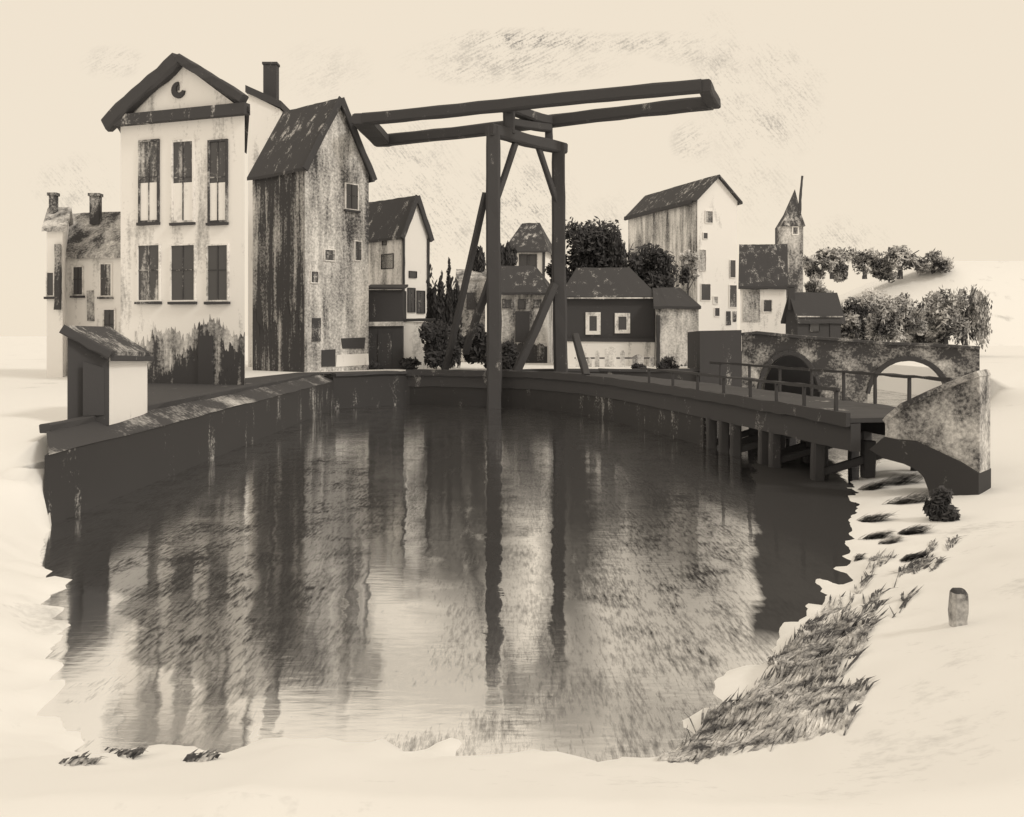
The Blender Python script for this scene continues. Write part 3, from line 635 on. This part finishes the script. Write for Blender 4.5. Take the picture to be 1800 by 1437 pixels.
def deck_bridge():
    t = thing('timber_causeway', (5.3, 31.6, 0), 'dark curving timber footbridge on piles from the drawbridge to the right bank', 'bridge')
    N = 60; wd = 1.25
    def strip(off0, off1, z0, z1, t0=0., t1=1., jit=.0):
        b = MB(); vs = []; fs = []; n = max(6, int(N*(t1-t0)))
        for i in range(n+1):
            p, s = ptn(t0+(t1-t0)*i/n)
            for o, z in ((off0, z0), (off1, z0), (off1, z1), (off0, z1)):
                q = p+s*o; vs.append((q.x, q.y, z+random.uniform(-jit, jit)))
        for i in range(n):
            for j in range(4): fs.append((4*i+j, 4*i+(j+1) % 4, 4*i+4+(j+1) % 4, 4*i+4+j))
        fs += [(0, 1, 2, 3), (4*n, 4*n+1, 4*n+2, 4*n+3)]; b.add(vs, fs); return b
    # the path runs towards the viewer: its right side (negative offset) is the near, canal-facing side
    strip(-wd, wd, DZ-.1, DZ, 0, 1, .012).build('deck', 'road', t)
    strip(-wd+.02, -wd+.22, .78, DZ-.103, 0, 1, .012).build('girder', 'timber', t)
    strip(wd-.22, wd-.02, .78, DZ-.103, 0, 1, .012).build('girder', 'timber', t)
    strip(-wd-.08, -wd+.012, DZ-.16, DZ+.10, 0, 1, .02).build('kerb_beam', 'timber', t)
    strip(-wd+.06, -wd+.16, -1, .776, 0, .70, .0).build('plank_wall', 'quay', t)
    for tt in (.715, .74, .765, .82, .845, .925):
        p, s = ptn(tt)
        for o in (-wd+.1, 0, wd-.1):
            q = p+s*o; b = MB(); lathe_pile(b, q.x, q.y, -1.2, .79, .24 if tt != .84 else .34); b.build('pile', 'timber', t)
        a, c = p+s*(-wd+.1), p+s*(wd-.1); b = MB(); b.beam((a.x, a.y, .12), (c.x, c.y, .72), .12, .16, seg=4); b.build('cross_brace', 'timber', t)
    # handrail on the far side and a low one on the near side
    for o, hh in ((wd-.05, .72), (-wd+.03, .55)):
        tt = .58
        while tt < .97:
            p, s = ptn(tt); q = p+s*o; b = MB(); b.beam((q.x, q.y, DZ-.02), (q.x, q.y, DZ+hh), .07, .07, seg=3, jit=.15); b.build('rail_post', 'timber', t); tt += .055
        b = strip(o-.03, o+.03, DZ+hh-.06, DZ+hh, .56, .97, .02); b.build('handrail', 'timber', t)
    return t
deck_bridge()
def drawbridge():
    A = Vector((-.75, 40.0, 0)); B = Vector((2.09, 43.4, 0)); d = B-A; ZT = 11.5
    t = thing('drawbridge', ((A+B)/2), 'tall black timber drawbridge portal with a long tilted balance frame on top', 'drawbridge')
    def bm(name, *a, **k): b = MB(); b.beam(*a, **k); return b.build(name, 'timber', t)
    bm('post', A+Vector((-.02, 0, -1.2)), A+Vector((0, 0, ZT+.1)), .62, .56, seg=16, jit=.07, taper=.93)
    bm('post', B+Vector((.1, 0, -1.2)), B+Vector((0, 0, ZT+.1)), .64, .56, seg=16, jit=.07, taper=.9)
    bm('lintel', A+Vector((-.2, -.2, ZT-.05)), B+Vector((.25, .25, ZT-.1)), .46, .5, seg=8, jit=.08)
    a1, b1 = A+d*.22, A+d*.84; ZS = 12.53
    bm('stub_post', a1+Vector((0, 0, ZT)), a1+Vector((0, -.1, ZS)), .5, .42, seg=4); bm('stub_post', b1+Vector((0, 0, ZT)), b1+Vector((0, .2, ZS)), .34, .34, seg=4)
    bm('saddle_beam', a1+Vector((-.1, -.3, ZS+.0)), b1+Vector((.2, .5, ZS-.02)), .55, .42, seg=6)
    bm('saddle_beam', a1+d*.02+Vector((0, 0, ZS-.55)), b1+Vector((0, 0, ZS-.35)), .4, .34, seg=6)
    zk = 8.6
    bm('knee_brace', A+Vector((.1, .1, zk)), A+d*.33+Vector((0, 0, ZT-.2)), .2, .26, seg=5); bm('knee_brace', B+Vector((-.1, -.1, zk+.4)), A+d*.66+Vector((0, 0, ZT-.2)), .2, .26, seg=5)
    LA, LB, RB, RA = (Vector(((x-CX)/F*Y, Y, ZS)) for x, Y in ((640, 42.6), (672, 47.4), (1252, 39.6), (1234, 36.9)))
    bm('balance_beam', LA, RA, .42, .5, seg=16, jit=.06); bm('balance_beam', LB, RB, .46, .52, seg=16, jit=.07)
    bm('end_beam', LA+Vector((-.1, -.2, 0)), LB+Vector((0, .2, 0)), .9, .46, seg=5); bm('end_beam', RA+Vector((.05, -.15, 0)), RB+Vector((.1, .15, 0)), .5, .44, seg=4)
    g = lambda px, py, z=QZ: G(px, py, z)
    bm('raking_strut', P(854, 340, 40.2), P(782, 655, 43.0), .24, .26, seg=8); bm('raking_strut', P(860, 495, 40.2), P(818, 620, 42.5), .28, .28, seg=5)
    bm('raking_strut', P(975, 500, 43.1), P(908, 655, 42.4), .36, .34, seg=8); bm('raking_strut', P(1012, 592, 42), P(1031, 664, 38.2), .28, .3, seg=4)
    # lifting leaf between the posts
    c = (A+B)/2; 
    b = MB(); bm2 = Vector((.915, -.4, 0)); s = Vector((.4, .915, 0))
    return t
drawbridge()

# --- stone landing on the right bank
def landing():
    Pa, Pb = G(1556, 742, QZ), Vector((7.75, 16.1, 0))
    t = thing('stone_abutment', (8.3, 17, .4), 'grey stone bridge landing with a rising parapet and dark pier on the right bank', 'abutment')
    # side wall facing the canal: from the footbridge end to the pier, parapet rising to the right
    x0, x1 = P(1560, 0, 17.6).x, P(1722, 0, 16.6).x
    y0, y1 = 17.6, 16.6
    f = Face((x0, y0, 0), (x1-x0, y1-y0)); L = (Vector((x1-x0, y1-y0, 0))).length
    top = [(1556, 744), (1585, 718), (1640, 692), (1722, 660)]; bot = [(1722, 832), (1690, 812), (1655, 796), (1610, 775), (1575, 772), (1556, 768)]
    q = [f.hit(*p) for p in top+bot]; k = len(q)
    b = MB(); b.add([f.pt(u, z, 0) for u, z in q]+[f.pt(u, z, -.7) for u, z in q], [tuple(range(k)), tuple(range(k, 2*k))]+[(i, (i+1) % k, k+(i+1) % k, k+i) for i in range(k)]); b.build('parapet', 'stone_light', t)
    b = MB()
    for p, q2 in zip(top, top[1:]):
        (u0, z0), (u1, z1) = f.hit(*p), f.hit(*q2); b.beam(f.pt(u0, z0+.03, -.3), f.pt(u1, z1+.03, -.3), .8, .12, seg=3, jit=.1)
    b.build('coping', 'stone_light', t)
    band = bot[::-1]+[(1722, 905), (1640, 905), (1634, 862), (1625, 838), (1612, 825), (1590, 815), (1556, 806), (1530, 790)]
    q = [f.hit(*p) for p in band]; k = len(q)
    b = MB(); b.add([f.pt(u, z, .06) for u, z in q]+[f.pt(u, z, -.75) for u, z in q], [tuple(range(k)), tuple(range(k, 2*k))]+[(i, (i+1) % k, k+(i+1) % k, k+i) for i in range(k)]); b.build('pier', 'quay', t)
landing()

# --- arched stone bridge
def arch_bridge():
    Yl, Yr = 44.8, 41.4; xl, xr = P(1304, 0, Yl).x, P(1722, 0, Yr).x
    f = Face((xl, Yl, 0), (xr-xl, Yr-Yl)); L = Vector((xr-xl, Yr-Yl, 0)).length
    t = thing('arched_bridge', ((xl+xr)/2, (Yl+Yr)/2+1.5, 0), 'low grey stone bridge with two arches across the canal on the right', 'bridge')
    top = [(1304, 590), (1330, 587), (1400, 594), (1470, 599), (1560, 606), (1640, 609), (1722, 614)]
    def arch(pxa, pxb, ptop, pbase):
        (ua, _), (ub, _) = f.hit(pxa, 690), f.hit(pxb, 690); zt = f.hit((pxa+pxb)/2, ptop)[1]; m = (ua+ub)/2; r = (ub-ua)/2
        return [(m+r*math.cos(a), -1 if k in (0, 18) else zt*math.sin(a)) for k, a in enumerate([math.pi-i*math.pi/18 for i in range(19)])]
    A1, A2 = arch(1332, 1442, 624, 0), arch(1524, 1672, 634, 0)
    q = [(f.hit(*p)) for p in top[::-1]]+[(0.0, -1)]+A1+A2+[(L, -1)]
    k = len(q); D = 3.0
    b = MB(); b.add([f.pt(u, z, 0) for u, z in q]+[f.pt(u, z, -D) for u, z in q], [tuple(range(k)), tuple(range(k, 2*k))]+[(i, (i+1) % k, k+(i+1) % k, k+i) for i in range(k)]); b.build('wall', 'stone', t)
    for A in (A1, A2):
        b = MB(); m = (A[0][0]+A[-1][0])/2
        for (u0, z0), (u1, z1) in zip(A[1:-1], A[2:-1]): b.beam(f.pt(u0, z0+.09, .0), f.pt(u1, z1+.09, .0), .16, .22, seg=1, jit=.1)
        b.build('arch_ring', 'timber', t)
    b = MB()
    for p, p2 in zip(top, top[1:]):
        (u0, z0), (u1, z1) = f.hit(*p), f.hit(*p2); b.beam(f.pt(u0, z0+.05, .0), f.pt(u1, z1+.05, .0), .3, .14, seg=3, jit=.12)
    b.build('coping', 'stone', t)
    # dark brick abutment at its left end
    a, c = P(1230, 582, 44.4), P(1303, 582, 44.4)
    b = MB(); b.prism([(a.x, 44.35), (c.x, 44.35), (c.x, 47.5), (a.x, 47.5)], -1, [a.z, a.z+.04, a.z, a.z-.05]); b.build('abutment', 'dark', t)
    a, c = P(1303, 582, 48.4), P(1452, 582, 47.2)
    b = MB(); b.prism([(a.x, 48.2), (c.x, 47.2), (c.x, 48.2), (a.x, 49.2)], -1, 2.2); b.build('added_arch_backing', 'dark', t)  # dark wall added behind the left arch so its opening reads dark
arch_bridge()

# ------------------------------------------------------------------ plants
def leaf_cloud(b, c, r, n, size, up=.3):
    for _ in range(n):
        while True:
            p = Vector((random.uniform(-1, 1), random.uniform(-1, 1), random.uniform(-1, 1)))
            if p.length < 1: break
        p = p*(.55+.45*random.random()); q = Vector((c[0]+p.x*r[0], c[1]+p.y*r[1], c[2]+p.z*r[2]))
        a = Vector((random.gauss(0, 1), random.gauss(0, 1), random.gauss(0, 1))).normalized(); s = a.orthogonal().normalized()
        l = size*random.uniform(.6, 1.5); w = l*random.uniform(.35, .6)
        a = (a+Vector((0, 0, up))).normalized()
        b.add([q-a*l*.5, q+s*w*.5, q+a*l*.5, q-s*w*.5], [(0, 1, 2, 3)])
def tree(name, label, cat, px, ytop, ybot, wpx, Y, mat='leaf', n=1800, size=.22, clumps=9, trunk=True, z0=QZ, group=None, shape='round', fill=1.0):
    top, bot = P(px, ytop, Y), P(px, ybot, Y); w = wpx/F*Y; hgt = top.z-bot.z
    t = thing(name, (top.x, Y, z0), label, cat, group)
    b = MB(); cz = (top.z+bot.z)/2
    if trunk:
        tb = MB(); zt = cz
        tb.beam((top.x, Y, z0-.2), (top.x+random.uniform(-.1, .1), Y, zt), max(.1, w*.10), max(.1, w*.10), seg=6, jit=.15, taper=.5)
        for k in range(5):
            a = random.uniform(0, 6.28); z = z0+(zt-z0)*random.uniform(.6, 1)
            tb.beam((top.x, Y, z), (top.x+math.cos(a)*w*.35, Y+math.sin(a)*w*.3, min(top.z-.2*hgt, z+hgt*.35)), max(.05, w*.035), max(.05, w*.035), seg=3, taper=.4)
        tb.build('trunk', 'bark', t)
    if shape == 'round':
        cs = []
        for k in range(clumps):
            a = random.uniform(0, 6.28); rr = math.sqrt(random.random())*.62; zz = random.uniform(-.62, .62)
            cs.append(((top.x+math.cos(a)*rr*w/2*1.05, Y+math.sin(a)*rr*w/2, cz+zz*hgt/2), w*random.uniform(.17, .27)))
        cs.append(((top.x, Y, cz+hgt*.26), w*.25)); cs.append(((top.x, Y, cz-.1*hgt), w*.3))
        for c, r in cs: leaf_cloud(b, c, (r, r, min(r*1.1, hgt*.3)), int(n/len(cs)), size)
    else:      # upright plumes, like brush strokes
        for k in range(clumps):
            x = top.x+random.uniform(-.42, .42)*w; hh = hgt*random.uniform(.7, 1.0); r = max(.12, w*random.uniform(.12, .2))
            leaf_cloud(b, (x, Y+random.uniform(-.3, .3)*w, bot.z+hh/2), (r, r, hh/2), int(n/clumps), size, 2.0)
    b.build('crown', mat, t)
    return t
SH = 'dark shrubs left of the drawbridge'
tree('shrub', 'tall dark plume-like shrub right of the low white house', 'shrub', 772, 432, 655, 44, 47, n=2600, size=.3, clumps=6, trunk=False, shape='plume', group=SH)
tree('shrub', 'dark round-topped shrub behind the garden wall', 'shrub', 797, 462, 655, 46, 48, n=2600, size=.3, clumps=6, trunk=False, shape='plume', group=SH)
tree('tree', 'dark upright tree behind the raking strut of the left post', 'tree', 840, 430, 486, 44, 59, n=1700, size=.3, clumps=5, shape='plume')
tree('tree', 'dark feathery tree just right of the left post', 'tree', 886, 420, 480, 42, 64, n=1700, size=.3, clumps=5, shape='plume')
tree('shrub', 'low wide dark shrub mass at the foot of the garden wall', 'shrub', 775, 560, 658, 80, 44.8, n=3200, size=.26, clumps=8, trunk=False, group=SH)
tree('shrub', 'dense dark shrub at the foot of the short strut', 'shrub', 838, 560, 660, 70, 45.4, n=2800, size=.26, clumps=8, trunk=False, group=SH)
tree('shrub', 'dark shrub between the two bridge posts by the cottage', 'shrub', 895, 600, 660, 60, 45.8, n=1800, size=.24, clumps=7, trunk=False, group=SH)
tree('tree', 'small dark tree just left of the right post', 'tree', 985, 445, 505, 60, 60, n=2200, size=.28, clumps=8)
tree('tree', 'big dark round tree behind the black house', 'tree', 1042, 384, 505, 118, 60, n=6800, size=.3, clumps=16)
tree('tree', 'dark upright tree between the round tree and the white gable house', 'tree', 1095, 392, 500, 62, 59, n=3600, size=.3, clumps=6, shape='plume')
tree('tree', 'bushy dark tree above the grey lean-to', 'tree', 1140, 428, 525, 112, 57, n=5200, size=.28, clumps=13)
tree('tree', 'thin greyish tree against the white gable house', 'tree', 1208, 432, 505, 44, 58.5, mat='leaf_grey', n=900, size=.28, clumps=6)
for px, yt, w, lab in ((1175, 628, 60, 'low dark bush at the foot of the grey lean-to'), (1120, 640, 36, 'small dark bush at the right end of the picket fence'), (655, 636, 38, 'low dark bush before the plank shed'), (720, 630, 44, 'low dark bush before the garden wall')):
    tree('bush', lab, 'bush', px, yt, 658, w, 45.6, n=900, size=.18, clumps=5, trunk=False)
RT = 'grey trees behind the arched bridge'
for px, yt, w, m_, lab in ((1512, 512, 50, 'leaf_grey', 'sparse grey tree next right of the black cottage'), (1548, 500, 56, 'leaf_grey', 'grey bushy tree second right of the black cottage'), (1590, 505, 52, 'leaf_grey', 'grey tree above the left end of the right arch'),
                      (1628, 508, 46, 'leaf_grey', 'small grey tree above the crown of the right arch'), (1662, 500, 56, 'leaf_grey', 'grey tree above the right end of the right arch'), (1697, 478, 58, 'leaf_grey', 'tallest grey tree at the right end of the arched bridge'), (1490, 545, 34, 'leaf_grey', 'lowest grey tree touching the black cottage'), (1610, 540, 60, 'leaf_grey', 'broad low grey tree in front of the row, above the right arch'), (1530, 548, 50, 'leaf_grey', 'broad low grey tree between the two arches')):
    tree('tree', lab, 'tree', px, yt, 622, w*1.6, 72+random.uniform(-3, 6), m_, n=2500, size=.36, clumps=16, group=RT, shape='plume' if px in (1628, 1697) else 'round')
# pale hill with trees on its crest
def hill():
    me = MB(); xs = [P(p, 0, 170).x for p in range(1380, 2320, 20)]; ys = [150, 160, 170, 185, 210, 240]; vs = []; fs = []
    for j, y in enumerate(ys):
        for i, x in enumerate(xs):
            k = min(1, i/14, (len(xs)-1-i)/10)**.7*[0, .6, 1, 1, .6, 0][j]; vs.append((x, y, 1.2+14.9*k))
    n = len(xs)
    for j in range(len(ys)-1):
        for i in range(n-1): fs.append((j*n+i, j*n+i+1, (j+1)*n+i+1, (j+1)*n+i))
    me.add(vs, fs); o = me.build('hill', 'ground'); struct(o)
    for p in o.data.polygons: p.use_smooth = True
hill()
for px, yt, yb, w, lab in ((1428, 452, 482, 30, 'small grey tree on the hill just right of the church tower'), (1462, 436, 470, 40, 'grey tree on the hill crest above the black cottage'), (1478, 460, 482, 26, 'low grey bush on the hill slope above the black cottage'), (1520, 438, 478, 42, 'middle grey tree on the hill crest'),
                       (1552, 455, 484, 34, 'lower grey tree left of the double tree on the crest'), (1582, 430, 470, 54, 'largest grey tree on the hill crest'), (1640, 440, 466, 44, 'rightmost grey tree on the hill crest'), (1435, 490, 522, 34, 'grey bush just above the black cottage roof')):
    tree('hill_tree', lab, 'tree', px, yt, yb+(14 if yt < 489 else 0), w*1.7, 168 if yt < 489 else 62, 'leaf_grey', n=1100, size=.8 if yt < 489 else .3, clumps=6, z0=13 if yt < 489 else QZ, group='trees on the pale hill' if yt < 489 else None)

# grass and tussocks on the near banks
def gz(x, y): return max(ground_z(x, y), 0)
def blades(b, c, n, spread, lng, dirv, rise=.05, w=.007):
    def g(sg): return max(-1.7, min(1.7, random.gauss(0, 1)))*sg
    D = Vector((dirv[0], dirv[1], 0)).normalized(); N = Vector((-D.y, D.x, 0))
    for _ in range(n):
        o = c+D*g(spread[1])+N*g(spread[0]); x, y = o.x, o.y; z = gz(x, y)
        if z <= .02: continue
        a = math.atan2(dirv[1], dirv[0])+random.gauss(0, .16); l = lng*random.uniform(.5, 1.4); d = Vector((math.cos(a), math.sin(a), 0)); s = Vector((-d.y, d.x, 0))*w*random.uniform(.6, 1.6)
        p0 = Vector((x, y, z+.004)); p1 = p0+d*l*.5; p2 = p0+d*l
        p1.z = gz(p1.x, p1.y)+.012+l*rise; p2.z = gz(p2.x, p2.y)+.01+l*rise*random.uniform(.2, 2)
        b.add([p0-s, p0+s, p1+s, p1-s, p2], [(0, 1, 2, 3), (3, 2, 4)])
SL = (3.3, 5.9)
def grass_bank():
    b = MB()
    for px, py, n, sp, ln in ((1185, 1315, 420, (.05, .10), .22), (1225, 1300, 420, (.08, .2), .3), (1275, 1285, 420, (.12, .3), .34), (1330, 1285, 460, (.14, .34), .34), (1385, 1290, 620, (.14, .25), .3), (1430, 1290, 520, (.12, .2), .26), (1470, 1285, 260, (.1, .2), .24),
                              (1240, 1245, 170, (.05, .35), .4), (1300, 1235, 260, (.08, .5), .42), (1360, 1215, 300, (.1, .5), .42), (1420, 1205, 260, (.12, .5), .4), (1460, 1190, 200, (.1, .4), .36), (1395, 1120, 60, (.03, .35), .4), (1450, 1105, 60, (.03, .35), .4), (1350, 1315, 500, (.3, .08), .2)):
        g = G(px, py, .25); blades(b, g, int(n*.27), sp, ln*1.1, SL, .05, .007)
    random.seed(21)
    for k in range(46):      # thin combed streaks all the way up the slope
        py = random.uniform(960, 1290); edge = 1480-(py-960)*.86 if py < 1230 else 1235; px = edge+40+random.random()**1.4*190
        blades(b, G(px, py, .25), int(random.uniform(8, 26)), (.025, .28), .36, SL, .04, .007)
    o = b.build('grass', 'grass'); o['kind'] = 'stuff'; tag(o, 'dark dry grass combed along the slope of the lower right bank', 'grass')
grass_bank()
def tuft(px, py, wpx, hpx, label, ang=None, n=160, group='tussocks on the right bank', lng=None):
    g = None
    z = .3
    for _ in range(6):
        g = G(px, py, z); z = gz(g.x, g.y)
    b = MB(); wd = wpx/F*g.y/2; t = thing('grass_tuft', (g.x, g.y, z), label, 'grass tuft', group)
    d = ang or (.5, .25)
    for k in range(3):
        o = g+Vector((random.uniform(-.35, .35)*wd, random.uniform(-.25, .25)*hpx/F*g.y*3, 0))
        blades(b, o, n//3, (.05, wd*.45) if lng is None else (.03, wd*.6), lng or min(.4, wd*.8), d, .28 if lng is None else .08, .010)
    if b.v: b.build('blades', 'grass', t)
    else: bpy.data.objects.remove(t)
for px, py, w, h, lab in ((1520, 862, 60, 26, 'wide dark tuft under the footbridge end'), (1575, 850, 80, 30, 'broad dark tuft under the landing arch'), (1585, 885, 70, 22, 'dark slanting tuft left of the stone pier'), (1525, 918, 60, 20, 'dark flat tuft at the water under the landing'), (1532, 945, 46, 22, 'dark tuft low by the water, below the flat tuft'), (1560, 955, 30, 16, 'small round tuft beside the low dark tuft'),
                      (1600, 935, 50, 18, 'greyish tuft before the stone pier'), (1498, 985, 26, 30, 'narrow tuft on the water edge'), (1610, 985, 44, 40, 'faint tuft on the open slope below the pier')):
    tuft(px, py, w, h, lab, (.6, -.25), 260)
for px, py, w, h, lab in ((1365, 1165, 30, 30, 'long narrow streak of matted grass nearest the water'), (1420, 1140, 34, 40, 'streak of matted grass in the middle of the slope'), (1462, 1120, 40, 30, 'dark streak of matted grass highest up the slope'), (1405, 1170, 30, 26, 'short dark streak of grass below the middle one')):
    tuft(px, py, w, h, lab, SL, 130, lng=.55)
for px, py, w, h, lab in ((135, 1345, 50, 14, 'grey tuft at the lower left corner of the water'), (225, 1330, 60, 14, 'sparse tuft on the bottom shore right of the corner'), (350, 1342, 56, 12, 'dark tuft on the bottom shore left of the tall house reflection')):
    tuft(px, py, w, h, lab, (.3, .5), 60, 'tussocks on the bottom shore')
tree('bush', 'dark bush at the foot of the stone pier', 'bush', 1656, 850, 948, 74, 14.8, n=2600, size=.11, clumps=8, trunk=False, z0=.3)
def stump():
    g = G(1683, 1098, .9)
    for _ in range(6): g = G(1683, 1098, gz(g.x, g.y))
    t = thing('mooring_post', g, 'short weathered post standing on the right bank', 'post')
    b = MB(); h = 56/F*g.y; b.beam(g-Vector((0, 0, .2)), g+Vector((.01, 0, h)), 26/F*g.y, 26/F*g.y, seg=6, jit=.1); b.build('post', 'grey', t)
    b = MB(); b.beam(g+Vector((.01, 0, h+.002)), g+Vector((.01, 0, h+.03)), 24/F*g.y, 24/F*g.y, seg=1, taper=.7); b.build('cap', 'timber_worn', t)
stump()
